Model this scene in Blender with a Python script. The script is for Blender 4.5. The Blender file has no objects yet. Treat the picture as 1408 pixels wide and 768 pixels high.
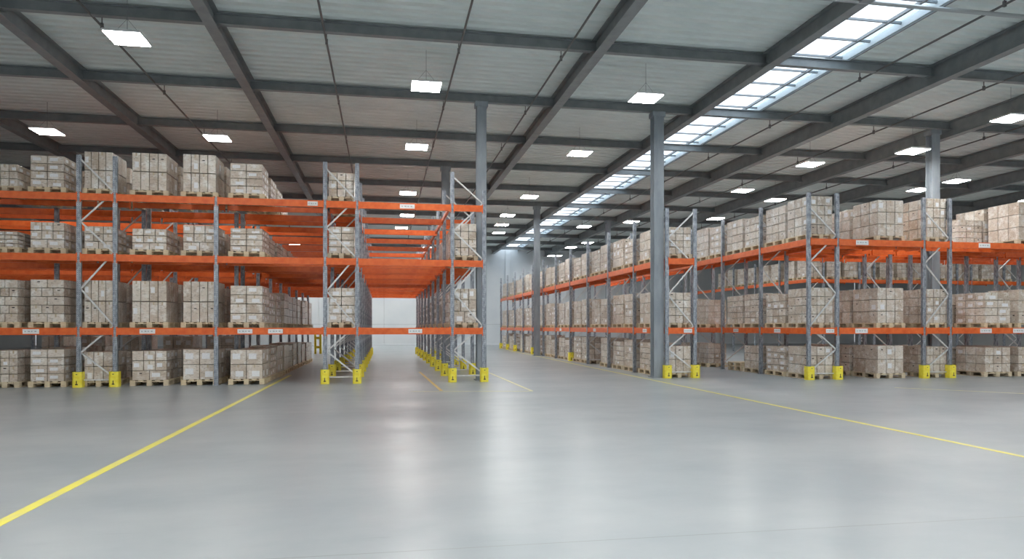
import bpy, math, random
from mathutils import Vector
random.seed(7)
C = bpy.context.scene.collection
TH = math.atan(176/966.0); F = 966.0; HC = 1.7; HY = 450.0
CT, ST = math.cos(TH), math.sin(TH)

def X_at(px, Y):            # world X of an image column on the plane Y
    return Y*math.tan(TH+math.atan((px-704)/F))
def zc_of(X, Y): return X*ST+Y*CT
def Z_at(py, X, Y): return HC+(HY-py)*zc_of(X, Y)/F
def P_floor(px, py, z=0.0): # point of the horizontal plane z
    zc = F*(HC-z)/(py-HY); xc = (px-704)/F*zc
    return (xc*CT+zc*ST, zc*CT-xc*ST, z)

# ---------------------------------------------------------------- materials
def nd(nt, t, **k):
    n = nt.nodes.new(t)
    for a, b in k.items(): setattr(n, a, b)
    return n
def base_mat(name, col, rough=0.5, metal=0.0, spec=0.5):
    m = bpy.data.materials.new(name); m.use_nodes = True
    b = m.node_tree.nodes['Principled BSDF']
    b.inputs['Base Color'].default_value = (*col, 1)
    b.inputs['Roughness'].default_value = rough
    b.inputs['Metallic'].default_value = metal
    b.inputs['Specular IOR Level'].default_value = spec
    return m, m.node_tree, b
def noise_mat(name, c1, c2, scale, rough=0.5, metal=0.0, stretch=(1,1,1), bump=0.0, detail=4, spec=0.5, lo=0.35, hi=0.65, coords='Object', rvar=0.0):
    m, nt, b = base_mat(name, c1, rough, metal, spec)
    tc = nd(nt, 'ShaderNodeTexCoord'); mp = nd(nt, 'ShaderNodeMapping'); mp.inputs['Scale'].default_value = stretch
    nt.links.new(tc.outputs[coords], mp.inputs[0])
    n = nd(nt, 'ShaderNodeTexNoise'); n.inputs['Scale'].default_value = scale; n.inputs['Detail'].default_value = detail
    nt.links.new(mp.outputs[0], n.inputs['Vector'])
    r = nd(nt, 'ShaderNodeValToRGB'); r.color_ramp.elements[0].position = lo; r.color_ramp.elements[1].position = hi
    r.color_ramp.elements[0].color = (*c1, 1); r.color_ramp.elements[1].color = (*c2, 1)
    nt.links.new(n.outputs['Fac'], r.inputs[0]); nt.links.new(r.outputs[0], b.inputs['Base Color'])
    if rvar:
        mr = nd(nt, 'ShaderNodeMapRange'); mr.inputs[3].default_value = rough-rvar; mr.inputs[4].default_value = rough+rvar
        nt.links.new(n.outputs['Fac'], mr.inputs[0]); nt.links.new(mr.outputs[0], b.inputs['Roughness'])
    if bump:
        bp = nd(nt, 'ShaderNodeBump'); bp.inputs['Strength'].default_value = bump; bp.inputs['Distance'].default_value = 0.01
        nt.links.new(n.outputs['Fac'], bp.inputs['Height']); nt.links.new(bp.outputs[0], b.inputs['Normal'])
    return m

def carton_mat():
    m, nt, b = base_mat('cardboard', (.42,.36,.29), .55)
    geo = nd(nt, 'ShaderNodeNewGeometry'); oi = nd(nt, 'ShaderNodeObjectInfo')
    at = nd(nt, 'ShaderNodeAttribute', attribute_name='tone')
    ad = nd(nt, 'ShaderNodeMath', operation='ADD'); fr = nd(nt, 'ShaderNodeMath', operation='FRACT')
    nt.links.new(oi.outputs['Random'], ad.inputs[0]); nt.links.new(at.outputs['Fac'], ad.inputs[1]); nt.links.new(ad.outputs[0], fr.inputs[0])
    r = nd(nt, 'ShaderNodeValToRGB')
    cols = [(0,(.58,.485,.395)),(.25,(.69,.61,.525)),(.5,(.50,.405,.32)),(.75,(.74,.67,.59)),(1,(.63,.54,.45))]
    e = r.color_ramp.elements; e[0].color = (*cols[0][1],1); e[1].color = (*cols[-1][1],1)
    for p, c in cols[1:-1]:
        x = e.new(p); x.color = (*c,1)
    nt.links.new(fr.outputs[0], r.inputs[0])
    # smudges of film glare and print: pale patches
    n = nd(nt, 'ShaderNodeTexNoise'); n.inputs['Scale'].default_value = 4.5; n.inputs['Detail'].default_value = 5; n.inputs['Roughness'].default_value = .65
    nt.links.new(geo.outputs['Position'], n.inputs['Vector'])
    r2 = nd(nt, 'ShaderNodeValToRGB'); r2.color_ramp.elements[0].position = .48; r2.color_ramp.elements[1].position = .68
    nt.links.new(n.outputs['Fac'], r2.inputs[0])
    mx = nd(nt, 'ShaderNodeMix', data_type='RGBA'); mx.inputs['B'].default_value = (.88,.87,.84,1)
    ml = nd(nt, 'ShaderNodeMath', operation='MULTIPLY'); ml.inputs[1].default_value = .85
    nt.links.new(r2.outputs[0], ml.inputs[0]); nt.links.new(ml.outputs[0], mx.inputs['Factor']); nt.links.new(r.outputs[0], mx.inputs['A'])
    # fine printing streaks
    mp = nd(nt, 'ShaderNodeMapping'); mp.inputs['Scale'].default_value = (9,9,22)
    n3 = nd(nt, 'ShaderNodeTexNoise'); n3.inputs['Scale'].default_value = 1.6; n3.inputs['Detail'].default_value = 3
    nt.links.new(geo.outputs['Position'], mp.inputs[0]); nt.links.new(mp.outputs[0], n3.inputs['Vector'])
    r3 = nd(nt, 'ShaderNodeValToRGB'); r3.color_ramp.elements[0].position = .3; r3.color_ramp.elements[1].position = .48
    r3.color_ramp.elements[0].color = (.66,.63,.60,1); r3.color_ramp.elements[1].color = (1,1,1,1)
    nt.links.new(n3.outputs['Fac'], r3.inputs[0])
    mu = nd(nt, 'ShaderNodeMix', data_type='RGBA', blend_type='MULTIPLY'); mu.inputs['Factor'].default_value = 1
    nt.links.new(mx.outputs['Result'], mu.inputs['A']); nt.links.new(r3.outputs[0], mu.inputs['B'])
    nt.links.new(mu.outputs['Result'], b.inputs['Base Color'])
    # shrink film: a thin glossy crinkled coat
    n2 = nd(nt, 'ShaderNodeTexNoise'); n2.inputs['Scale'].default_value = 11; n2.inputs['Detail'].default_value = 3
    nt.links.new(geo.outputs['Position'], n2.inputs['Vector'])
    bp = nd(nt, 'ShaderNodeBump'); bp.inputs['Strength'].default_value = .6; bp.inputs['Distance'].default_value = .03
    nt.links.new(n2.outputs['Fac'], bp.inputs['Height']); nt.links.new(bp.outputs[0], b.inputs['Coat Normal'])
    b.inputs['Coat Weight'].default_value = .7; b.inputs['Coat Roughness'].default_value = .16
    return m

def post_mat():
    m, nt, b = base_mat('galvanised_steel', (.5,.54,.6), .42, .55)
    tc = nd(nt, 'ShaderNodeTexCoord'); sp = nd(nt, 'ShaderNodeSeparateXYZ')
    nt.links.new(tc.outputs['Object'], sp.inputs[0])
    n = nd(nt, 'ShaderNodeTexNoise'); n.inputs['Scale'].default_value = 14; n.inputs['Detail'].default_value = 5
    mp = nd(nt, 'ShaderNodeMapping'); mp.inputs['Scale'].default_value = (1,1,.5)
    nt.links.new(tc.outputs['Object'], mp.inputs[0]); nt.links.new(mp.outputs[0], n.inputs['Vector'])
    r = nd(nt, 'ShaderNodeValToRGB'); r.color_ramp.elements[0].position = .35; r.color_ramp.elements[1].position = .68
    r.color_ramp.elements[0].color = (.20,.225,.265,1); r.color_ramp.elements[1].color = (.50,.54,.60,1)
    nt.links.new(n.outputs['Fac'], r.inputs[0])
    # punched slots, two columns of them up the post
    def M(op, a, bv):
        x = nd(nt, 'ShaderNodeMath', operation=op)
        nt.links.new(a, x.inputs[0])
        if isinstance(bv, float) or isinstance(bv, int): x.inputs[1].default_value = bv
        elif bv is not None: nt.links.new(bv, x.inputs[1])
        return x.outputs[0]
    z = M('FRACT', M('MULTIPLY', sp.outputs['Z'], 16.0), None); z = M('LESS_THAN', z, .45)
    ax = M('ABSOLUTE', sp.outputs['X'], None); x1 = M('GREATER_THAN', ax, .018); x2 = M('LESS_THAN', ax, .034)
    s = M('MULTIPLY', M('MULTIPLY', x1, x2), z)
    mx = nd(nt, 'ShaderNodeMix', data_type='RGBA'); mx.inputs['B'].default_value = (.20,.21,.24,1)
    nt.links.new(s, mx.inputs['Factor']); nt.links.new(r.outputs[0], mx.inputs['A']); nt.links.new(mx.outputs['Result'], b.inputs['Base Color'])
    return m

def floor_mat():
    m, nt, b = base_mat('polished_concrete', (.4,.42,.43), .3)
    tc = nd(nt, 'ShaderNodeTexCoord')
    def noise(scale, detail, st=(1,1,1), rough=.6):
        mp = nd(nt, 'ShaderNodeMapping'); mp.inputs['Scale'].default_value = st
        mp.inputs['Rotation'].default_value = (0,0,-TH)
        n = nd(nt, 'ShaderNodeTexNoise'); n.inputs['Scale'].default_value = scale; n.inputs['Detail'].default_value = detail; n.inputs['Roughness'].default_value = rough
        nt.links.new(tc.outputs['Object'], mp.inputs[0]); nt.links.new(mp.outputs[0], n.inputs['Vector']); return n
    a = noise(.35, 6, (1,1.6,1)); c = noise(2.2, 6); d = noise(5.0, 6, (.35,2.2,1), .6)
    r = nd(nt, 'ShaderNodeValToRGB'); r.color_ramp.elements[0].position = .36; r.color_ramp.elements[1].position = .64
    r.color_ramp.elements[0].color = (.315,.355,.38,1); r.color_ramp.elements[1].color = (.405,.435,.45,1)
    nt.links.new(a.outputs['Fac'], r.inputs[0])
    r2 = nd(nt, 'ShaderNodeValToRGB'); r2.color_ramp.elements[0].position = .25; r2.color_ramp.elements[1].position = .75
    r2.color_ramp.elements[0].color = (.93,.94,.95,1); r2.color_ramp.elements[1].color = (1,1,1,1)
    nt.links.new(c.outputs['Fac'], r2.inputs[0])
    mu = nd(nt, 'ShaderNodeMix', data_type='RGBA', blend_type='MULTIPLY'); mu.inputs['Factor'].default_value = 1
    nt.links.new(r.outputs[0], mu.inputs['A']); nt.links.new(r2.outputs[0], mu.inputs['B'])
    # scuffs: sparse dark marks with a shape of their own
    r3 = nd(nt, 'ShaderNodeValToRGB'); r3.color_ramp.elements[0].position = .27; r3.color_ramp.elements[1].position = .36
    r3.color_ramp.elements[0].color = (.72,.72,.72,1); r3.color_ramp.elements[1].color = (1,1,1,1)
    nt.links.new(d.outputs['Fac'], r3.inputs[0])
    mu2 = nd(nt, 'ShaderNodeMix', data_type='RGBA', blend_type='MULTIPLY'); mu2.inputs['Factor'].default_value = .35
    nt.links.new(mu.outputs['Result'], mu2.inputs['A']); nt.links.new(r3.outputs[0], mu2.inputs['B'])
    # saw-cut control joints, 9 m apart along the depth
    sp = nd(nt, 'ShaderNodeSeparateXYZ'); nt.links.new(tc.outputs['Object'], sp.inputs[0])
    def M(op, x, v):
        k = nd(nt, 'ShaderNodeMath', operation=op); nt.links.new(x, k.inputs[0])
        if v is not None: k.inputs[1].default_value = v
        return k.outputs[0]
    j = M('LESS_THAN', M('ABSOLUTE', M('SUBTRACT', M('FRACT', M('MULTIPLY', M('ADD', sp.outputs['Y'], -.9), 1/9.0), None), .5), None), .0009)
    mj = nd(nt, 'ShaderNodeMix', data_type='RGBA'); mj.inputs['B'].default_value = (.27,.29,.3,1)
    nt.links.new(j, mj.inputs['Factor']); nt.links.new(mu2.outputs['Result'], mj.inputs['A'])
    nt.links.new(mj.outputs['Result'], b.inputs['Base Color'])
    mr = nd(nt, 'ShaderNodeMapRange'); mr.inputs[3].default_value = .24; mr.inputs[4].default_value = .38
    nt.links.new(c.outputs['Fac'], mr.inputs[0]); nt.links.new(mr.outputs[0], b.inputs['Roughness'])
    bp = nd(nt, 'ShaderNodeBump'); bp.inputs['Strength'].default_value = .06; bp.inputs['Distance'].default_value = .01
    nt.links.new(c.outputs['Fac'], bp.inputs['Height']); nt.links.new(bp.outputs[0], b.inputs['Normal'])
    b.inputs['Specular IOR Level'].default_value = .42
    return m

M = {}
M['card'] = carton_mat()
M['paper'] = noise_mat('label_paper', (.88,.88,.88), (.76,.77,.80), 30, .5)
M['dark'] = base_mat('dark_gap', (.05,.045,.04), .8)[0]
M['tape'] = base_mat('tan_tape', (.50,.40,.27), .3)[0]
M['wood'] = noise_mat('pallet_pine', (.62,.49,.31), (.80,.70,.51), 6, .7, 0, (1,1,6), .1, coords='Object')
M['wood_old'] = noise_mat('pallet_grey_pine', (.54,.44,.30), (.72,.62,.46), 6, .75, 0, (1,1,6), .1)
M['orange'] = noise_mat('orange_enamel', (.74,.115,.018), (.85,.175,.038), 5, .38, 0, (1,1,1), 0, rvar=.08)
M['post'] = post_mat()
M['brace'] = noise_mat('galvanised_brace', (.62,.63,.64), (.78,.78,.77), 9, .4, .35)
M['yellow'] = noise_mat('yellow_guard', (.90,.74,.04), (.95,.84,.10), 9, .4)
M['line'] = noise_mat('yellow_floor_paint', (.86,.77,.12), (.76,.70,.25), 5, .35, lo=.4, hi=.7)
M['lineor'] = noise_mat('amber_floor_paint', (.72,.47,.07), (.66,.5,.2), 6, .4)
M['linep'] = noise_mat('worn_floor_paint', (.80,.75,.34), (.62,.60,.40), 5, .35)
M['floor'] = floor_mat()
M['deck'] = noise_mat('roof_deck', (.69,.755,.74), (.75,.81,.795), 1.2, .55, 0)
M['beam'] = noise_mat('grey_painted_steel', (.195,.215,.225), (.245,.265,.275), 3, .45, 0)
M['column'] = noise_mat('column_paint', (.27,.305,.34), (.34,.375,.41), 5, .7, 0, (1,1,.3), spec=.2)
M['pipe'] = base_mat('dark_conduit', (.13,.13,.13), .5)[0]
M['galvpipe'] = base_mat('galvanised_conduit', (.45,.47,.48), .35, .6)[0]
M['wall'] = noise_mat('wall_panel', (.64,.68,.71), (.70,.73,.75), .5, .5)
M['wall2'] = noise_mat('side_wall_panel', (.42,.44,.45), (.47,.49,.5), .5, .6)
M['pil'] = base_mat('pale_pilaster', (.70,.74,.77), .5)[0]
M['white'] = base_mat('white_housing', (.75,.76,.77), .4)[0]
M['curb'] = base_mat('skylight_lining', (.78,.82,.85), .5)[0]
M['bar'] = base_mat('glazing_bar', (.22,.24,.26), .5)[0]
M['ink'] = base_mat('label_print', (.45,.46,.48), .6)[0]
def emis(st):
    m = bpy.data.materials.new('lamp_diffuser'); m.use_nodes = True; nt = m.node_tree; nt.nodes.clear()
    e = nd(nt, 'ShaderNodeEmission'); e.inputs[0].default_value = (1,.985,.955,1); e.inputs[1].default_value = st
    o = nd(nt, 'ShaderNodeOutputMaterial'); nt.links.new(e.outputs[0], o.inputs[0]); return m
M['lamp'] = emis(54); M['lamp_bay'] = emis(78)
def glazing(tint, tr):
    m = bpy.data.materials.new('skylight_pane'); m.use_nodes = True; nt = m.node_tree; nt.nodes.clear()
    t = nd(nt, 'ShaderNodeBsdfTransparent'); t.inputs[0].default_value = tint
    l = nd(nt, 'ShaderNodeBsdfTranslucent'); l.inputs[0].default_value = tint
    mx = nd(nt, 'ShaderNodeMixShader'); mx.inputs[0].default_value = .25
    o = nd(nt, 'ShaderNodeOutputMaterial')
    nt.links.new(t.outputs[0], mx.inputs[1]); nt.links.new(l.outputs[0], mx.inputs[2]); nt.links.new(mx.outputs[0], o.inputs[0]); return m
M['pane'] = glazing((.93,.97,1,1), .25); M['pane2'] = glazing((.72,.79,.83,1), .3)

# ---------------------------------------------------------------- mesh helpers
class MB:
    def __init__(s): s.v=[]; s.f=[]; s.m=[]; s.mats=[]; s.tone=[]; s.cur=0.0
    def mi(s, name):
        if name not in s.mats: s.mats.append(name)
        return s.mats.index(name)
    def face(s, idx, mat): s.f.append(idx); s.m.append(s.mi(mat)); s.tone.append(s.cur)
    def box(s, x0,x1,y0,y1,z0,z1, mat):
        n = len(s.v)
        s.v += [(x0,y0,z0),(x1,y0,z0),(x1,y1,z0),(x0,y1,z0),(x0,y0,z1),(x1,y0,z1),(x1,y1,z1),(x0,y1,z1)]
        for q in ((0,3,2,1),(4,5,6,7),(0,1,5,4),(1,2,6,5),(2,3,7,6),(3,0,4,7)): s.face([n+i for i in q], mat)
        return s
    def cbox(s, x0,x1,y0,y1,z0,z1, mat, c=.008):        # box with chamfered edges
        n = len(s.v); g = {}
        for ix, (xa, sx) in enumerate(((x0,1),(x1,-1))):
            for iy, (ya, sy) in enumerate(((y0,1),(y1,-1))):
                for iz, (za, sz) in enumerate(((z0,1),(z1,-1))):
                    for ax in range(3):
                        p = [xa+sx*c, ya+sy*c, za+sz*c]; p[ax] = (xa,ya,za)[ax]
                        g[(ix,iy,iz,ax)] = len(s.v); s.v.append(tuple(p))
        def fc(l): 
            s.face(l, mat)
        for ax in range(3):
            o = [a for a in range(3) if a != ax]
            for e in (0,1):
                q = []
                for (a,b) in ((0,0),(1,0),(1,1),(0,1)):
                    k = [0,0,0]; k[ax]=e; k[o[0]]=a; k[o[1]]=b; q.append(g[(*k,ax)])
                if (e==0) == (ax!=1): q = q[::-1]
                fc(q)
            # edges running along ax
            for a in (0,1):
                for b in (0,1):
                    k0=[0,0,0]; k0[o[0]]=a; k0[o[1]]=b; k1=list(k0); k1[ax]=1
                    fc([g[(*k0,o[0])],g[(*k1,o[0])],g[(*k1,o[1])],g[(*k0,o[1])]])
        for a in (0,1):
            for b in (0,1):
                for d in (0,1): fc([g[(a,b,d,0)],g[(a,b,d,1)],g[(a,b,d,2)]])
        return s
    def bar(s, p, q, w, h, mat, up=(0,0,1)):            # rectangular bar from p to q
        p, q = Vector(p), Vector(q); d = (q-p).normalized(); u = Vector(up)
        if abs(d.dot(u)) > .99: u = Vector((0,1,0))
        a = d.cross(u).normalized()*w/2; b = a.cross(d).normalized()*h/2; n = len(s.v)
        for e in (p,q):
            for t in (-a-b, a-b, a+b, -a+b): s.v.append(tuple(e+t))
        for k in ((0,1,2,3),(7,6,5,4),(0,4,5,1),(1,5,6,2),(2,6,7,3),(3,7,4,0)): s.face([n+i for i in k], mat)
        return s
    def prism(s, prof, a, b, axis, mat):                # closed profile extruded along an axis
        n = len(s.v); N = len(prof)
        for t in (a, b):
            for (u, v) in prof:
                s.v.append({'x':(t,u,v),'y':(u,t,v),'z':(u,v,t)}[axis])
        for i in range(N):
            j = (i+1)%N; s.face([n+i, n+j, n+N+j, n+N+i], mat)
        s.face([n+i for i in range(N)][::-1], mat); s.face([n+N+i for i in range(N)], mat)
        return s
    def tube(s, p, q, r, mat, k=8):
        p, q = Vector(p), Vector(q); d = (q-p).normalized(); u = Vector((0,0,1)) if abs(d.z)<.9 else Vector((1,0,0))
        a = d.cross(u).normalized(); b = a.cross(d); n = len(s.v)
        for e in (p,q):
            for i in range(k):
                t = 2*math.pi*i/k; s.v.append(tuple(e+a*r*math.cos(t)+b*r*math.sin(t)))
        for i in range(k): j=(i+1)%k; s.face([n+i,n+j,n+k+j,n+k+i], mat)
        s.face([n+i for i in range(k)], mat); s.face([n+k+i for i in range(k)][::-1], mat); return s
    def mesh(s, name):
        me = bpy.data.meshes.new(name); me.from_pydata(s.v, [], s.f)
        for k in s.mats: me.materials.append(M[k])
        me.polygons.foreach_set('material_index', s.m)
        at = me.attributes.new('tone', 'FLOAT', 'FACE'); at.data.foreach_set('value', s.tone)
        import bmesh
        bm = bmesh.new(); bm.from_mesh(me); bmesh.ops.recalc_face_normals(bm, faces=bm.faces); bm.to_mesh(me); bm.free()
        me.update(); return me

def link(name, me, parent=None, loc=(0,0,0), rz=0):
    o = bpy.data.objects.new(name, me); C.objects.link(o); o.location = loc
    if rz: o.rotation_euler = (0,0,rz)
    if parent: o.parent = parent
    return o
LABELS = set()
def tag(o, label=None, cat=None, group=None, kind=None):
    if label: o['label'] = label
    if cat: o['category'] = cat
    if group: o['group'] = group
    if kind: o['kind'] = kind
    return o
def struct(name, mb, loc=(0,0,0), parent=None):
    o = link(name, mb.mesh(name), parent, loc)
    if not parent: o['kind'] = 'structure'
    return o

# ---------------------------------------------------------------- shell
X0, X1, Y0, Y1 = -30.0, 50.0, -16.0, 68.0
ZD = 9.30           # underside of the roof deck
struct('floor', MB().box(X0-.3,X1+.3,Y0-.3,Y1+.3,-.3,0,'floor'))
SKA, SKB = 10.95, 12.95
# ribbed roof deck: trapezoid ribs running across the hall
def deck(xa, xb):
    mb = MB(); y = Y0; pr = []; p = .36
    while y < Y1:
        pr += [(y,ZD),(y+.05,ZD+.07),(y+.13,ZD+.07),(y+.18,ZD)]
        y += p
    n = len(mb.v)
    for x in (xa, xb):
        for (yy, zz) in pr: mb.v.append((x,yy,zz))
    N = len(pr)
    for i in range(N-1): mb.face([n+i,n+i+1,n+N+i+1,n+N+i],'deck')
    mb.box(xa,xb,Y0,Y1,ZD+.08,ZD+.2,'deck')
    return mb
struct('ceiling', deck(X0, SKA)); struct('ceiling', deck(SKB, X1))
# back wall of flat panels with seams
w = MB()
px_ = X0
while px_ < X1:
    x2 = min(px_+6.0, X1)
    w.cbox(px_+.006,x2-.006,Y1,Y1+.2,0,2.0,'wall',.01); w.cbox(px_+.006,x2-.006,Y1,Y1+.2,2.012,ZD+.2,'wall',.01); px_ = x2
w.box(X0,X1,Y1+.15,Y1+.3,0,ZD+.2,'dark')
struct('wall_back', w)
struct('wall_left', MB().box(X0-.2,X0,Y0,Y1,0,ZD+.2,'wall2'))
struct('wall_right', MB().box(X1,X1+.2,Y0,Y1,0,ZD+.2,'wall2'))
struct('wall_front', MB().box(X0,X1,Y0-.2,Y0,0,ZD+.2,'wall2'))
struct('baseboard_back', MB().cbox(X0,X1,Y1-.04,Y1,0,.15,'pil',.01))
for i, xx in enumerate((X_at(698,Y1-.2), 24.0, 34.0, -8.0, -18.0)):
    struct('trim_%d'%(i+1), MB().cbox(xx-.22,xx+.22,Y1-.25,Y1,0,ZD,'pil',.01))

def ibeam(axis, a, b, c, z0, z1, w, mat='beam', tf=.025):
    mb = MB(); t = .012
    pr = [(c-w/2,z0),(c+w/2,z0),(c+w/2,z0+tf),(c+t,z0+tf),(c+t,z1-tf),(c+w/2,z1-tf),(c+w/2,z1),(c-w/2,z1),(c-w/2,z1-tf),(c-t,z1-tf),(c-t,z0+tf),(c-w/2,z0+tf)]
    return mb.prism(pr, a, b, axis, mat)
MAINX = [-22.6,-17.9,-13.3,-8.75,-4.05,5.55,10.45,15.7,20.6,25.4,30.2,35.0,39.8,44.6]
for i, x in enumerate(MAINX):
    b = ibeam('y', Y0, Y1, x, 8.86 if x < 15 else 8.72, 9.29, .28)
    struct('roof_beam', b)
PUR = [22.65+4.7*k for k in range(-8, 10)]
for k, y in enumerate(PUR):
    if y < Y0+.3 or y > Y1-.3: continue
    b = ibeam('x', X0, X1, y, 9.0, 9.27, .17)
    # splice cleats where it meets the main beams
    for x in MAINX: b.box(x-.16,x+.16,y-.13,y+.13,8.98,9.0,'beam')
    struct('roof_beam', b)
# conduits hung under the deck
def pipe(pts, r, mat, label, brackets=True):
    mb = MB()
    for p, q in zip(pts[:-1], pts[1:]): mb.tube(p, q, r, mat)
    o = link('ceiling_conduit', mb.mesh('ceiling_conduit'))
    tag(o, label, 'pipe', 'conduits under the roof deck')
    if brackets:
        p, q = pts[0], pts[-1]; L = (Vector(q)-Vector(p)).length; n = int(L/4.7)
        hb = MB()
        hb.box(-.03,.03,-.03,.03,-.05,.08,'pipe'); hb.box(-.01,.01,-.01,.01,.08,ZD-p[2],'pipe'); me = hb.mesh('bracket')
        for i in range(1, n):
            t = Vector(p).lerp(Vector(q), i/n); link('bracket', me, o, t)
    return o
for x, l in ((-6.75,'thin dark conduit hung under the roof deck over the left rack stacks'),
             (-1.45,'thin dark conduit hung under the deck over the narrow rack of tall loads'),
             (1.95,'thin dark conduit hung under the deck left of the foremost steel column'),
             (4.75,'thin dark conduit just left of the roof beam that meets the foremost columns'),
             (13.85,'thin dark conduit running along the right of the long skylight'),
             (18.1,'thin dark conduit two roof beams to the right of the skylight'),
             (22.9,'thin dark conduit hung over the racks right of the third column')):
    z = 9.02
    pipe([(x,Y0+.1,z),(x,Y1-.1,z)], .028, 'pipe', l)
pipe([(X_at(1080,13.6)-6,13.9,8.9),(X1-.1,13.9,8.9)], .05, 'galvpipe', 'pale galvanised conduit crossing under the near end of the skylight', False)

# columns: H sections with base plate and head plate
def column(x, y, w=.30, zt=9.0, label=''):
    mb = MB(); h = w; tf = .025; t = .012
    pr = [(x-h/2,y-h/2),(x+h/2,y-h/2),(x+h/2,y-h/2+tf),(x+t,y-h/2+tf),(x+t,y+h/2-tf),(x+h/2,y+h/2-tf),(x+h/2,y+h/2),(x-h/2,y+h/2),(x-h/2,y+h/2-tf),(x-t,y+h/2-tf),(x-t,y-h/2+tf),(x-h/2,y-h/2+tf)]
    mb.prism(pr, .02, zt, 'z', 'column')
    mb.box(x-h/2-.06,x+h/2+.06,y-h/2-.06,y+h/2+.06,0,.025,'column')
    mb.box(x-h/2-.05,x+h/2+.05,y-h/2-.02,y+h/2+.02,zt-.16,zt-.0,'column')
    o = struct('steel_column', mb); o['label'] = label
    return o
column(X_at(661.5,22.65), 22.65, .31, label='grey steel column at the right side of the narrow rack by the open aisle')
column(X_at(903.5,22.65), 22.65, .35, label='broad grey steel column at the near corner of the long rack')
column(X_at(1282.5,22.9), 22.9, .33, label='grey steel column rising behind the right-hand front racks')
column(9.08, 41.45, .33, label='grey steel column at the far part of the long rack')
column(X_at(836,46.15), 46.15, .30, label='slim grey column rising behind stacks of the long rack')
column(2.76, 32.05, .36, label='dark steel column behind the narrow rack by the open aisle')
column(X_at(868,58.5), 58.5, .35, label='distant grey column behind the second long rack')

# skylight: lining walls, frame bars and panes
sk = MB()
sk.box(SKA-.06,SKA,Y0,Y1,ZD-.02,ZD+.32,'curb'); sk.box(SKB-.02,SKB+.04,Y0,Y1,ZD-.0,ZD+.32,'curb'); sk.box(SKB,SKB+.06,Y0,Y1,ZD-.05,ZD-.0,'beam')
wf = struct('window_1', sk)
gb = MB(); XM = SKA+.80*(SKB-SKA); y = Y0+.2; k = 0
while y < Y1:
    gb.box(SKA,SKB,y-.025,y+.025,ZD+.10,ZD+.16,'bar'); y += 1.17
gb.box(XM-.035,XM+.035,Y0,Y1,ZD+.08,ZD+.16,'bar')
o = link('glazing_bar', gb.mesh('glazing_bar'), wf)
pn = MB(); pn.box(SKA,XM,Y0,Y1,ZD+.17,ZD+.185,'pane')
p2 = MB(); p2.box(XM,SKB,Y0,Y1,ZD+.17,ZD+.185,'pane2'); link('side_pane', p2.mesh('side_pane'), wf)
o = link('pane', pn.mesh('pane'), wf)

# lamps: square LED panels on wires
LZ = 8.3
def lamp_meshes():
    a = MB().cbox(-.41,.41,-.41,.41,0,.055,'white',.012)
    a.box(-.12,.12,-.12,.12,.055,.11,'white')
    for sx in (-1,1):
        for sy in (-1,1): a.box(sx*.3-.012,sx*.3+.012,sy*.3-.012,sy*.3+.012,.055,.09,'bar')
    b = MB().box(-.385,.385,-.385,.385,-.012,-.001,'lamp'); b2 = MB().box(-.385,.385,-.385,.385,-.012,-.001,'lamp_bay')
    c = MB(); c.tube((0,0,.11),(0,0,ZD-LZ),.006,'bar',6)
    for sx in (-1,1): c.tube((sx*.3,0,.09),(0,0,.45),.004,'bar',5)
    return a.mesh('housing'), b.mesh('diffuser'), c.mesh('cable'), b2.mesh('diffuser')
LM = lamp_meshes()
lamps = [(175,53,'over the left racks, nearest to the viewer there'),(586,119,'in front of the steel column between the near roof beams'),
 (888,135,'above the broad steel column left of the skylight'),(65,181,'above the left-hand end of the racks'),(299,190,'above the top level stacks by the third roof beam'),
 (573,202,'above the covered aisle, second in its line'),(797,211,'left of the skylight, second in its line'),(1390,163,'at the right edge, high above the right racks'),
 (1255,208,'beside the third steel column'),(1114,226,'above the tall corner stack of the right racks'),(1021,262,'above the second long rack behind the corner stack'),
 (1315,249,'right of the third steel column over the rack loads'),(561,265.5,'just above the covered aisle beams'),(728,270.5,'third in the line left of the skylight'),
 (698,296,'fourth in the line left of the skylight'),(690,309,'fifth in the line left of the skylight'),(1066,275,'behind the corner stack in the second line right of the skylight'),
 (984,300.5,'above the middle of the second long rack'),(556,286.5,'seen through the top beams of the covered aisle'),(552,313,'seen lower through the beams of the covered aisle'),
 (868,305,'beyond the slim column, small'),(803,311.5,'right of the far part of the skylight'),(808,333.5,'above the far stacks of the long rack'),
 (785,340,'low over the far stacks left of the slim column'),(760,351.5,'above the loads next to the far column'),(743,361,'at the far column, just over the wall line'),
 (1264,261,'low between the third column and the corner stack'),(686,320,'sixth and farthest in the line left of the skylight'),(560,296,'glimpsed between the first two top beams of the covered aisle')]
extra = []
for xx in (-17.0,-11.3,-5.8,1.17,7.4,14.2,19.8,26.0,33.0):
    for yy in (-12.0,-5.5,1.0,7.8):
        extra.append((xx,yy))
for xx in (33.0,40.0):
    for yy in (15.0,23.0,31.0,40.0,50.0): extra.append((xx,yy))
for xx in (-7.0,-2.0,3.5):
    for yy in (58.5,64.0): extra.append((xx,yy))  # unseen lamps added behind the racks to brighten the back wall
def lamp(x, y, label, group=None, bay=False, z=LZ):
    e = bpy.data.objects.new('hanging_lamp', None); C.objects.link(e); e.location = (x,y,z)
    tag(e, label, 'lamp', group)
    for n, me in zip(('housing','diffuser','cable'), (LM[0], LM[3] if bay else LM[1], LM[2])): link(n, me, e).scale.z = ((ZD-z)/(ZD-LZ) if n == 'cable' else 1)
for px, py, l in lamps:
    z = 7.95 if px == 1255 else LZ
    p = P_floor(px, py, z); lamp(p[0], min(p[1], Y1-5), 'square hanging lamp ' + l, 'hanging lamps', z=z)
for x, y in extra: lamp(x, y, 'white square lamp on a wire out of sight, added for its light', 'hanging lamps outside the view', y < 9 or y > 55)

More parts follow.
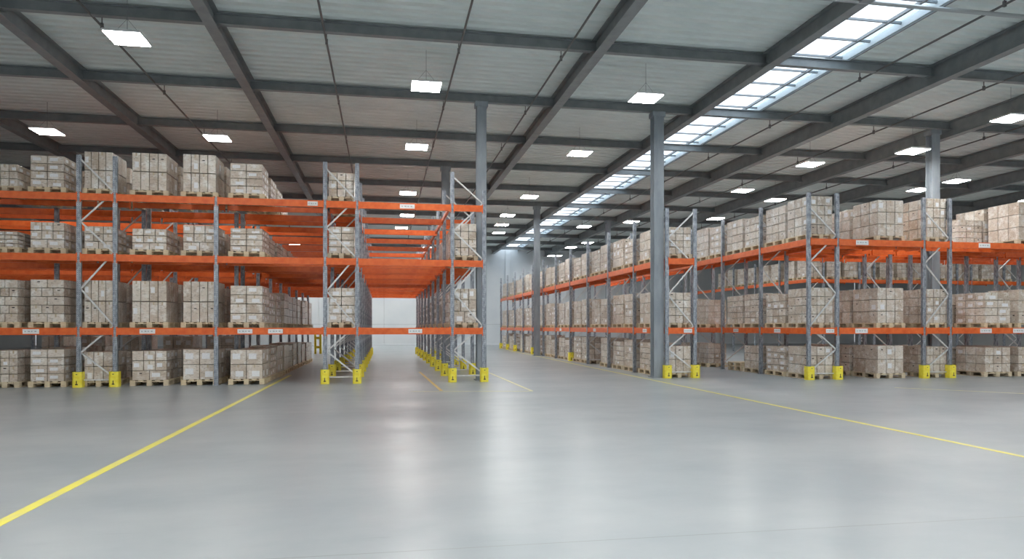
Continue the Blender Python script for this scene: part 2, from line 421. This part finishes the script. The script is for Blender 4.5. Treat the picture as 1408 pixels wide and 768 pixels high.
# floor paint
def strip(name, a, b, wd, mat, label):
    a = Vector((a[0],a[1],0)); b = Vector((b[0],b[1],0)); mb = MB()
    mb.bar(a+Vector((0,0,.0015)), b+Vector((0,0,.0015)), wd, .003, mat)
    o = link(name, mb.mesh(name)); tag(o, label, kind='structure')
strip('floor_marking', P_floor(-90,764.5), (-3.28,26.0,0), .115, 'line', 'bright yellow line running to the left racks')
strip('floor_marking', P_floor(1500,646.5), P_floor(700,481.5), .095, 'line', 'yellow line along the long rack')
strip('floor_marking', P_floor(607,537), P_floor(577,511), .085, 'lineor', 'short amber line inside the covered aisle')
strip('floor_marking', P_floor(731,537), P_floor(672,512), .085, 'linep', 'short pale line right of the narrow rack')
strip('floor_marking', P_floor(565,538), P_floor(733,537.5), .07, 'linep', 'faint cross line before the narrow rack')
strip('floor_marking', P_floor(1230,532.5), P_floor(1500,545), .08, 'linep', 'faint line before the right racks')

# ---------------------------------------------------------------- rack parts
L1, L2, L3 = 1.69, 3.80, 5.53
PW = .12
_c = {}
def post_mesh(h):
    k = ('p', round(h,2))
    if k not in _c:
        a = PW/2; t = .012; d = .09
        pr = [(-a,0),(a,0),(a,d),(a-.03,d),(a-.03,d-t),(a-t,d-t),(a-t,t),(-a+t,t),(-a+t,d-t),(-a+.03,d-t),(-a+.03,d),(-a,d)]
        mb = MB().prism(pr, .01, h, 'z', 'post'); mb.box(-a-.03,a+.03,-.03,d+.03,0,.01,'post')
        _c[k] = mb.mesh('post')
    return _c[k]
def guard_mesh():
    if 'g' not in _c:
        a = .125; h = .44; mb = MB()
        pr = [(-a,-.10),(-a+.05,-.14),(a-.05,-.14),(a,-.10),(a,.10),(a-.02,.10),(a-.02,-.085),(a-.055,-.12),(-a+.055,-.12),(-a+.02,-.085),(-a+.02,.10),(-a,.10)]
        mb.prism(pr, 0, h, 'z', 'yellow')
        mb.box(-.012,.012,-.1425,-.139,.10,.19,'dark'); mb.box(-.035,.035,-.1425,-.139,.07,.10,'dark')
        mb.box(-.02,.02,-.1425,-.139,.36,.38,'dark')
        _c['g'] = mb.mesh('base_guard')
    return _c['g']
def brace_mesh(w, h, phase):
    k = ('b', round(w,2), round(h,2), phase)
    if k not in _c:
        nodes = [.27,.98,1.75,2.8,3.85,4.72,5.6,6.5]
        mb = MB(); s = phase; x = [PW/2-.02, w-PW/2+.02]
        pts = [(x[(i+s)%2], z) for i, z in enumerate(nodes) if z < h-.05]
        for i, ((xa,za),(xb,zb)) in enumerate(zip(pts[:-1], pts[1:])):
            y = .035 if i%2 else .05
            mb.bar((xa,y,za),(xb,y,zb),.028,.045,'brace')
        mb.bar((x[0],.045,.2),(x[1],.045,.2),.03,.04,'brace')
        if h-pts[-1][1] > .5:
            mb.bar((pts[-1][0],.05,pts[-1][1]),(x[0] if pts[-1][0]>w/2 else x[1],.05,min(h-.1,pts[-1][1]+.8)),.028,.045,'brace')
        _c[k] = mb.mesh('bracing')
    return _c[k]
def frame(parent, x, y, w, h, h2=None, phase=1, guards=True, rz=0):
    fr = link('upright_frame', brace_mesh(w, h, phase), parent, (x,y,0), rz)
    link('post', post_mesh(h), fr, (0,0,0)); link('post', post_mesh(h2 or h), fr, (w,0,0))
    if guards:
        link('base_guard', guard_mesh(), fr, (0,0,0)); link('base_guard', guard_mesh(), fr, (w,0,0))
    return fr
def beam_mesh(L, H=.2):
    k = ('bm', round(L,2), H)
    if k not in _c:
        mb = MB(); t = .012; D = .05      # box beam with a step along the top inside edge
        pr = [(0,-H),(0,-.004),(.004,0),(D,0),(D,-.03),(D+.02,-.03),(D+.02,-H)]
        mb.prism(pr, 0, L, 'x', 'orange')
        for e in (0, L): mb.box(e-.012,e+.012,-.006,.06,-H-.05,.03,'orange')
        _c[k] = mb.mesh('beam')
    return _c[k]
def beam(parent, x, y, z, L, rz=0, H=.2): return link('beam', beam_mesh(L, H), parent, (x,y,z), rz)
def beam_tag(bm, x, w=.42, z=-.1, h=.13, pale=True):
    mb = MB().box(-w/2,w/2,-.004,0,-h/2,h/2,'paper')
    for i in range(4): mb.box(-w*.38+i*w*.2,-w*.38+i*w*.2+w*(.07+.05*(i%2)),-.0055,-.004,-.016,.016,'ink')
    o = link('beam_label', mb.mesh('beam_label'), bm, (x,-.001,z)); o['label'] = 'white paper beam label'
def slats(parent, x0, x1, y, z, d, n, mat='orange', name='deck_slats'):
    mb = MB()
    for i in range(n):
        xx = x0+(i+.5)*(x1-x0)/n; mb.box(xx-.04,xx+.04,y,y+d,z-.055,z-.012,mat)
    return link(name, mb.mesh(name), parent)
def empty(name, loc, label, cat, group=None):
    e = bpy.data.objects.new(name, None); C.objects.link(e); e.location = loc; tag(e, label, cat, group); return e

# ---------------------------------------------------------------- loads
def pallet_mesh(w, d, mat='wood'):
    k = ('pal', round(w,2), round(d,2), mat)
    if k not in _c:
        mb = MB(); a, b = w/2, d
        for xx in (-a, -.07, a-.14):                           # skids and blocks
            mb.cbox(xx,xx+.14,0,b,0,.02,mat,.003)
            for yy in (0, b/2-.07, b-.14): mb.cbox(xx,xx+.14,yy,yy+.14,.02,.112,mat,.003)
        for yy in (0, b/2-.07, b-.14): mb.box(-a,a,yy,yy+.14,.112,.138,mat)
        n = 5
        for i in range(n):
            xx = -a+i*(w-.14)/(n-1); mb.box(xx,xx+.14,0,b,.138,.165,mat)
        _c[k] = mb.mesh('pallet')
    return _c[k]
PH = .165
def carton_mesh(w, d, h, var):
    k = ('c', round(w,3), round(d,3), round(h,3), var)
    if k not in _c:
        mb = MB(); mb.cbox(-w/2,w/2,0,d,0,h,'card',.006); e = .0022
        if var in (1, 3):       # white shipping label on the front and the ends
            lw, lh = min(.5*w,.26), min(.42*h,.17); cx = (-.12 if var==1 else .08)*w; cz = (.55 if var==1 else .36)*h
            mb.box(cx-lw/2,cx+lw/2,-e,0,cz-lh/2,cz+lh/2,'paper')
            mb.box(-w/2-e,-w/2,d*.25,d*.25+min(.5*d,.2),cz-lh/2,cz+lh/2,'paper'); mb.box(w/2,w/2+e,d*.3,d*.3+min(.5*d,.2),cz-lh/2,cz+lh/2,'paper')
        if var in (0, 3):       # closing tape down from the top edge
            mb.box(-.02,.02,-e,0,h-.09,h-.006,'tape'); mb.box(-.02,.02,.006,d-.006,h,h+e,'tape')
        if var == 2:            # hand hole
            mb.box(-.035,.035,-e,0,h*.66,h*.66+.03,'dark'); mb.box(-w/2-e,-w/2,d/2-.035,d/2+.035,h*.66,h*.66+.03,'dark')
        _c[k] = mb.mesh('carton')
    return _c[k]
# kind: courses, columns, rows deep, share of labelled cartons
KINDS = {'tall4':(2,4,3,.15,'tall plain'),'mid3':(3,3,3,.75,'mid-sized labelled'),'brick':(5,2,3,.1,'low wide'),'big2':(2,2,2,1.0,'large labelled'),
         'lab4':(4,2,3,.7,'flat labelled'),'grid3':(3,3,3,.12,'even buff'),'grid4':(4,3,3,.12,'small buff'),'wide2':(2,3,2,.3,'deep pale')}
def layout(kind, w, d, h, rng):
    nz, nx, ny, lab, _ = KINDS[kind]
    out = []; z = 0; ch = h/nz
    for iz in range(nz):
        cols = nx + (1 if kind in ('brick',) and iz%2 else 0)
        if kind == 'mid3' and iz == 0: cols = nx-1
        cw = w/cols
        for ix in range(cols):
            for iy in range(ny):
                if 0 < ix < cols-1 and 0 < iy < ny-1 and iz < nz-1: continue
                v = rng.choice((1,3)) if rng.random() < lab else rng.choice((0,0,2,4,4))
                g = .018
                out.append((-w/2+ix*cw+cw/2, iy*d/ny+g/2, iz*ch, cw-g, d/ny-g, ch-(.022 if kind == 'tall4' else .014), v))
    return out
_cnt = 0
def load(x, y, z, w, d, h, kind, label, detail, pal='wood', extra_top=None, rz=0, group=None):
    """x: middle of the front face, y: front face"""
    global _cnt; _cnt += 1
    rng = random.Random(_cnt*13+5)
    e = empty('loaded_pallet', (x,y,z+.001), label, 'pallet', group or 'loaded pallets on the racks')
    e.rotation_euler = (0,0,rz+rng.uniform(-.012,.012))
    link('pallet', pallet_mesh(w+.10, d, pal), e, (0,0,0))
    ch = round(h*20)/20 if not detail else round(h*50)/50
    cw = round(w*20)/20 if not detail else round(w*50)/50
    lay = None
    if detail:
        for (cx,cy,cz,a,b,c,v) in layout(kind, cw, d-.02, ch, rng):
            j = rng.uniform(-.006,.006)
            link('carton', carton_mesh(a,b,c,v), e, (cx, cy+.01+j, PH+.001+cz))
    else:
        var = rng.randrange(4); k = ('far', kind, cw, round(d,2), ch, var)
        if k not in _c:
            mb = MB()
            for (cx,cy,cz,a,b,c,v) in layout(kind, cw, d-.02, ch, random.Random(var)):
                mb.cur = rng.random(); j = rng.uniform(-.005,.005)
                mb.box(cx-a/2,cx+a/2,cy+.01+j,cy+.01+j+b,cz,cz+c,'card')
                if v in (1,3):
                    lw, lh = min(.5*a,.24), min(.4*c,.15)
                    mb.box(cx-lw/2,cx+lw/2,cy+.007+j,cy+.01+j,cz+c*.3,cz+c*.3+lh,'paper'); mb.box(cx-a/2-.003,cx-a/2,cy+.05,cy+.05+min(.2,b*.5),cz+c*.3,cz+c*.3+lh,'paper')
                if v == 2: mb.box(cx-a/2-.003,cx-a/2,cy+b/2-.04,cy+b/2+.04,cz+c*.62,cz+c*.62+.035,'dark')
            _c[k] = mb.mesh('carton_stack')
        link('carton_stack', _c[k], e, (0,0,PH+.001))
    return e
ORD = ['foremost','second','third','fourth','fifth','sixth','seventh','eighth','ninth','tenth','eleventh','twelfth','thirteenth','fourteenth','fifteenth','sixteenth','seventeenth','eighteenth','nineteenth','twentieth','twenty-first','twenty-second','twenty-third','twenty-fourth','twenty-fifth','twenty-sixth','twenty-seventh','twenty-eighth','twenty-ninth','thirtieth']
LV = ['on the floor','on lowest beams','on middle beams','on top beams']
NUM = ['one','two','three','four','five','six','seven','eight','nine','ten']
LW = ['on the floor','on lower beams','on upper beams']

# ================================================================ LEFT RACKS
YA = 21.9
xa0, xa1 = X_at(108,YA), X_at(158,YA); xs = X_at(297,YA)
xb0, xb1 = X_at(447,YA), X_at(491,YA); xc0, xc1 = X_at(622,YA), X_at(665,22.0)
XLE = -15.0
segs = [(XLE, xa0), (xa0, xa1), (xa1, xs), (xs, xb0), (xb0, xb1), (xb1, xc0), (xc0, xc1)]
NB = 9; PITCH = 2.95
TL = [0,L1,L2,L3]
for k in range(NB):
    y = YA + k*PITCH
    r = empty('pallet_rack', (0,0,0), ('orange-beamed rack row bridging the left aisles, ' + (ORD[k] + ' back from the open floor' if k else 'facing the open floor')), 'rack', 'rack rows bridging the left aisles')
    frame(r, xa0, y, xa1-xa0, 6.62, phase=1, guards=(k==0))
    frame(r, xb0, y, xb1-xb0, 6.70, phase=1)
    frame(r, xc0, y, xc1-xc0, 6.55, 6.03, phase=1)
    link('post', post_mesh(5.53), r, (xs if k == 0 else -4.68,y+.0,0)); link('post', post_mesh(6.5), r, (XLE,y,0))
    if k == 0:
        for xx in (-9.95, -7.45, -4.68): link('post', post_mesh(5.4), r, (xx,y+1.95,0))
    for (p, q) in segs:
        aisle = q > xs+.1 and (abs(q-xb0)<.01 or abs(q-xc0)<.01)
        for li, z in ((1,L1),(2,L2),(3,L3)):
            if aisle and li == 1 and k > 0 and abs(q-xc0) < .01: continue
            if abs(q-xb0)<.01 and li == 1 and k > 0: continue
            bm = beam(r, p+.05, y-.02 if k == 0 else y+.09, z, q-p-.1)
            if k == 0 and li == 1:
                for c in (43, 203, 337, 379, 571):
                    xx = X_at(c, y)
                    if p < xx < q: beam_tag(bm, xx-p-.05)
            if k == 0 and li == 3:
                for c, ww in ((430,.3), (560,.45)):
                    xx = X_at(c, y)
                    if p < xx < q: beam_tag(bm, xx-p-.05, ww)
            # rear beam of the same bay
            if not (aisle and abs(q-xc0)<.01 and li == 3) and not (k in (0,3) and abs(q-xc1)<.01):
                beam(r, p+.05, y+1.36, z, q-p-.1, H=.16)
    # beams running along the depth on both sides of the narrow racks
    if k < NB-1:
        for xx in (xb0-.05, xb1+.01, xc0-.05, xc1+.01):
            for z in (L1, L2, L3):
                if xx > xc1 and (z == L3 or k in (0,3)): continue
                beam(r, xx, y+.1, z-.004, PITCH-.15, math.pi/2, H=.14)
# loads, left block. columns: px of front face, per level (top y or None), kinds
cols = [(-12,24,(224,316,384,481),('grid3','lab4','brick','grid4'),'second column left of guarded frame'),
        (41,88,(212,304,383,480),('lab4','mid3','brick','lab4'),'just left of left guarded frame'),
        (115,155,(207,310,384,483),('tall4','mid3','tall4','wide2'),'behind left guarded frame bracing'),
        (181,229,(209,313,385,482),('tall4','mid3','tall4','mid3'),'just right of left guarded frame'),
        (251,297,(211,308,386,480),('tall4','mid3','tall4','big2'),'against the lone post'),
        (316,361,(223,313,392,480),('lab4','lab4','lab4','big2'),'between lone post and covered aisle')]
for ci, (a, b, tops, kinds, cl) in enumerate(cols):
    xA, xB = X_at(a, YA+.13), X_at(b, YA+.13); last = ci == len(cols)-1
    for row in range(10 if last else 3):
        yy = YA + .13 + row*1.47
        for lv in range(4):
            if last and row > (9,9,6,3)[lv]: continue
            if not last and row == 2 and lv != 0: continue
            z0 = TL[lv]
            t = Z_at(tops[3-lv], (xA+xB)/2, YA+.05); h = t - z0 - PH
            rng = random.Random(ci*100+row*10+lv)
            if row: h *= rng.uniform(.88,1.03)
            if lv == 3 and last and row > 1: h *= .8
            if lv == 0 and row == 2 and not last: h = 1.24
            w = xB-xA; kd = kinds[3-lv]
            if row: kd = rng.choice([kd, kd, 'lab4', 'grid4'])
            xoff = rng.uniform(-.03,.03) if row else 0
            lab = 'pallet of %s cartons %s, %s' % (KINDS[kd][4], LV[lv], cl)
            if row: lab += ', row ' + NUM[row]
            load((xA+xB)/2+xoff, yy, z0+.001, w, 1.2, h, kd, lab, row == 0 or (last and row < 3), 'wood' if (row+lv+ci)%3 else 'wood_old')
# narrow rack between the covered aisles
w = xb1-xb0-.14-.02
for row in range(8):
    yy = YA+.14+row*1.475
    if yy > YA+(NB-1)*PITCH-1.3: break
    for lv, top, kd in ((3,235,'grid3'),(2,310,'lab4'),(1,395,'lab4')):
        if lv == 3 and row > 4: continue
        h = Z_at(top, -1.3, YA) - TL[lv] - PH
        if row: h *= random.Random(row*7+lv).uniform(.85,1.05)
        load((xb0+xb1)/2+.0, yy, TL[lv]+.001, w, 1.2, h, kd, 'pallet of %s cartons %s, narrow rack between covered aisles, %s back' % (KINDS[kd][4], LV[lv], ORD[row]), row < 2, 'wood_old')
# narrow rack by the open aisle
w = .76
for row in range(15):
    if row == 6: continue
    yy = YA+.14+row*1.475
    if yy > YA+(NB-1)*PITCH-1.3: break
    for lv, top, kd in ((2,306,'grid4'),(1,396,'mid3')):
        h = Z_at(top, 2.5, YA) - TL[lv] - PH
        if row: h *= random.Random(row*9+lv).uniform(.85,1.05)
        load(xc0+.40, yy, TL[lv]+.001, w, 1.2, h, kd, 'pallet of %s cartons %s, narrow rack beside steel column, %s back' % (KINDS[kd][4], LV[lv], ORD[row]), row < 2, 'wood_old')
# tall yellow guard seen far down the covered aisle
g = MB()
gx, gy = X_at(437,47), 47.0
for dx in (-.16,.16): g.cbox(gx+dx-.07,gx+dx+.07,gy,gy+.15,0,1.35,'yellow',.01)
g.box(gx-.1,gx+.1,gy+.04,gy+.1,.35,.5,'yellow'); g.box(gx-.1,gx+.1,gy+.04,gy+.1,.95,1.1,'yellow')
o = link('safety_barrier', g.mesh('safety_barrier')); tag(o, 'tall yellow twin-post barrier far down the covered aisle', 'barrier')

# ================================================================ LONG TWO-LEVEL RACK
def long_rack(x0, x1, ya, nb, pitch, l1, l2, htop, label, tags, phase=1, gd=(0,)):
    r = empty('pallet_rack', (x0,ya,0), label, 'rack')
    for k in range(nb+1):
        frame(r, 0, k*pitch, x1-x0, htop, phase=phase, guards=k in gd)
    for k in range(nb):
        yy = k*pitch
        for z in (l1, l2):
            H = .2
            a = link('beam', beam_mesh(pitch-.12, H), r, (-.03,yy+pitch-.0,z), -math.pi/2)     # aisle side, runs along the depth
            b = link('beam', beam_mesh(pitch-.12, H), r, (x1-x0+.03,yy+.12,z), math.pi/2)
            if z == l1 and k in tags: beam_tag(a, 1.1, .4)
            mb = MB()
            for i in range(6):
                t = yy+.2+i*(pitch-.3)/5; mb.box(.03,x1-x0-.03,t-.05,t+.05,z-.09,z-.012,'orange')
            link('deck_slats', mb.mesh('deck_slats'), r)
    for z in (l1, l2):      # end beams across the front frame
        b = link('beam', beam_mesh(x1-x0-.1), r, (.05,-.02,z), 0)
        if z == l1: beam_tag(b, .68, .3)
    return r
YB = 22.3; L2B = 4.03
xd0, xd1 = X_at(917.5,YB), X_at(956,YB)
NBB = 11; PB = 3.1
long_rack(xd0, xd1, YB, NBB, PB, L1, L2B, 5.72, 'long two-level orange and galvanised rack along the yellow line behind the broad column', (0,2,4,6), 1, (0,4,7,9,10,11))
TB = [0,L1,L2B]
rngb = random.Random(3)
for row in range(NBB*2):
    bay, sl = divmod(row, 2); yy = YB+.13+bay*PB+sl*1.42
    for lv, h0 in ((0,1.0),(1,1.12),(2,1.02)):
        if lv == 0 and row in (5,12,17): continue
        kd = rngb.choice(['grid4','grid4','brick','grid3','lab4'])
        h = h0*rngb.uniform(.86,1.12)
        if row == 0:
            kd = ('wide2','grid4','grid4')[lv]; h = (Z_at((475,403,310)[lv], xd0, YB)-TB[lv]-PH)
        if lv == 1: h = max(h, 1.05)
        ww = xd1-xd0-.16
        load((xd0+xd1)/2, yy, TB[lv]+.001, ww, 1.3, h, kd, 'pallet of %s cartons %s, long rack by yellow line, %s along' % (KINDS[kd][4], LW[lv], ORD[row]), row < 4, 'wood' if rngb.random() < .5 else 'wood_old')

# ================================================================ CORNER RACKS ON THE RIGHT
YC = 20.75; L2C = 4.60
xe0, xe1 = X_at(1113,YC), X_at(1152,YC); xf0, xf1 = X_at(1271,YC), X_at(1307,YC)
NBC = 8
long_rack(xe0, xe1, YC, NBC, 2.95, L1, L2C, 6.1, 'second long rack running back from the tall corner stack', (0,1,4), 0)
TC = [0,L1,L2C]
rngc = random.Random(11)
for row in range(8):
    bay, sl = divmod(row, 2); yy = YC+.13+bay*2.95+sl*1.40
    for lv, h0 in ((0,.85),(1,1.1),(2,1.2)):
        if lv == 0 and row in (3,4,7): continue
        if lv == 1 and row == 4: continue
        kd = rngc.choice(['grid4','brick','grid4','grid3','lab4'])
        h = h0*rngc.uniform(.9,1.08)
        if row == 0: h = (Z_at((476,394,267)[lv], xe0, YC)-TC[lv]-PH); kd = ('grid3','grid4','grid4')[lv]
        if row == 0: ww = xe1-xe0-.16
        load((xe0+xe1)/2, yy, TC[lv]+.001, xe1-xe0-.16, 1.28, h, kd, 'pallet of %s cartons %s, rack behind tall corner stack, %s along' % (KINDS[kd][4], LW[lv], ORD[row]), row < 4, 'wood' if rngc.random() < .6 else 'wood_old')
# small stack of empty pallets in the gap
g = None
for i in range(2):
    o = link('empty_pallet', pallet_mesh(.95,1.1,'wood'), None, (xe0+.55, YC+.13+2.95+1.45, .001+i*.167), .02*i)
    tag(o, 'empty wooden pallet on the floor under the second long rack, %s of two' % ('lower','upper')[i], 'pallet', 'empty pallets under the rack')

# front racks running to the right from the corner
XR = xf1
xg0 = X_at(1470,YC); xg1 = xg0+1.05
fr_posts = []
for k, yy in enumerate((YC, YC+2.95)):
    r = empty('pallet_rack', (0,0,0), 'two-level rack spanning the right side, ' + ('row facing the open floor' if k == 0 else 'row standing just behind the front one'), 'rack', 'rack rows on the right')
    frame(r, xf0, yy, xf1-xf0, 6.07, phase=0, guards=(k==0)); frame(r, xg0, yy, xg1-xg0, 6.07, phase=0)
    for (p, q) in ((xe1, xf0), (xf0, xf1), (xf1, xg0), (xg0, xg1), (xg1, xg1+6.2)):
        for z in (L1, L2C):
            b = beam(r, p+.06, yy-.02, z, q-p-.12); beam(r, p+.06, yy+1.3, z, q-p-.12, H=.16)
            if z == L2C: beam(r, p+.06, yy+2.6, z, q-p-.12, H=.16)
            if k == 0:
                for c in ((1184,1355,1400) if z == L1 else (1185,1353)):
                    xx = X_at(c, yy)
                    if p < xx < q: beam_tag(b, xx-p-.06, .46, h=.15)
            if q-p > 1.5: slats(r, p+.1, q-.1, yy+.05, z, 2.5, int((q-p)*1.6))
    link('post', post_mesh(6.0), r, (xg1+6.2,yy,0))
    for (pxx, yp) in ((1225,YC+2.85),(1253,YC+2.85),(1330,YC+2.85)):
        if k == 0: link('post', post_mesh(4.5), r, (X_at(pxx,yp),yp,0))
fcols = [(1207,1243,(162*.0+273.5,395,475),('grid3','grid3','wide2'),'left of rightmost guarded frame'),
         (1275,1302,(271,396,476),('grid4','grid4','grid3'),'inside rightmost guarded frame'),
         (1355,1390,(None,401,477),('grid3','lab4','grid3'),'right of rightmost guarded frame'),
         (1401,1436,(276,397,477),('grid3','grid3','grid3'),'at right edge of photo')]
for ci, (a, b, tops, kinds, cl) in enumerate(fcols):
    yb = YC+.12; xA, xB = X_at(a, yb), X_at(b, yb)
    for row in range(3):
        if ci == 1 and row == 1: continue
        for lv in range(3):
            t = tops[2-lv]
            if t is None:
                if row == 0: continue
                t = 290
            h = Z_at(t, xA, YC)-TC[lv]-PH; rng = random.Random(ci*37+row*5+lv)
            if row: h *= rng.uniform(.88,1.03)
            kd = kinds[2-lv] if row == 0 else rng.choice(['grid3','grid4','grid3'])
            if ci == 2 and lv == 2: xx = X_at(1330, YC+1.4)+.3
            else: xx = (xA+xB)/2
            if row: xx -= .0
            load(xx, yb+row*1.45, TC[lv]+.001, xB-xA, 1.3, h, kd, 'pallet of %s cartons %s, %s%s' % (KINDS[kd][4], LW[lv], cl, '' if row == 0 else ', row ' + NUM[row]), row < 2 and ci < 4, 'wood' if (row+lv)%2 else 'wood_old')
# ================================================================ RACK BEHIND
YD = 38.0; xh = X_at(1112, YD)
r = empty('pallet_rack', (0,0,0), 'orange-beamed rack farther back, seen under the right front rack', 'rack')
for i in range(6):
    p = xh+i*3.4
    frame(r, p, YD, 1.0, 6.0, phase=i%2)
    for z in (L1, L2C):
        beam(r, p+1.05, YD-.02, z, 2.3); beam(r, p+.05, YD-.02, z, .9); beam(r, p+1.05, YD+1.3, z, 2.3, H=.16); 
for k in range(6):
    for z in (L1, L2C): link('beam', beam_mesh(2.9), r, (xh-.03,YD+k*3.0+2.95,z), -math.pi/2)
    link('post', post_mesh(6.0), r, (xh-.06,YD+k*3+2.98,0))
rngd = random.Random(5)
for i in range(12):
    for lv in (1,2):
        kd = rngd.choice(['grid3','grid4','brick']); h = (.95,1.1,1.15)[lv]*rngd.uniform(.85,1.05)
        load(xh+.55+i*1.2, YD+.13, TC[lv]+.001, .95, 1.2, h, kd, 'pallet of %s cartons %s, rack farther back, %s from its corner' % (KINDS[kd][4], LW[lv], ORD[i]), False, 'wood')
for i in range(1,8):
    kd = rngd.choice(['grid3','grid4','brick']); h = 1.15*rngd.uniform(.85,1.05)
    load(xh+.55, YD+.13+i*1.48, TC[2]+.001, .95, 1.2, h, kd, 'pallet of %s cartons, side of the rack farther back, %s along' % (KINDS[kd][4], ORD[i]), False, 'wood')

# ---------------------------------------------------------------- light, sky, camera
wd = bpy.data.worlds.new('world'); bpy.context.scene.world = wd; wd.use_nodes = True
bg = wd.node_tree.nodes['Background']; bg.inputs[0].default_value = (.90,.95,1,1); bg.inputs[1].default_value = 2.4
cam = bpy.data.cameras.new('camera'); co = bpy.data.objects.new('camera', cam); C.objects.link(co)
cam.sensor_width = 36; cam.lens = 36*F/1408; cam.shift_y = (HY-384)/1408
co.location = (0,0,HC); co.rotation_euler = (math.pi/2, 0, -TH); cam.clip_end = 300
sc = bpy.context.scene; sc.camera = co
sc.view_settings.view_transform = 'Standard'; sc.view_settings.look = 'None'; sc.view_settings.gamma = 1
sc.view_settings.use_curve_mapping = False; sc.view_settings.exposure = 0.40
sc.cycles.max_bounces = 7; sc.cycles.diffuse_bounces = 4; sc.cycles.glossy_bounces = 3
sc.cycles.use_denoising = True
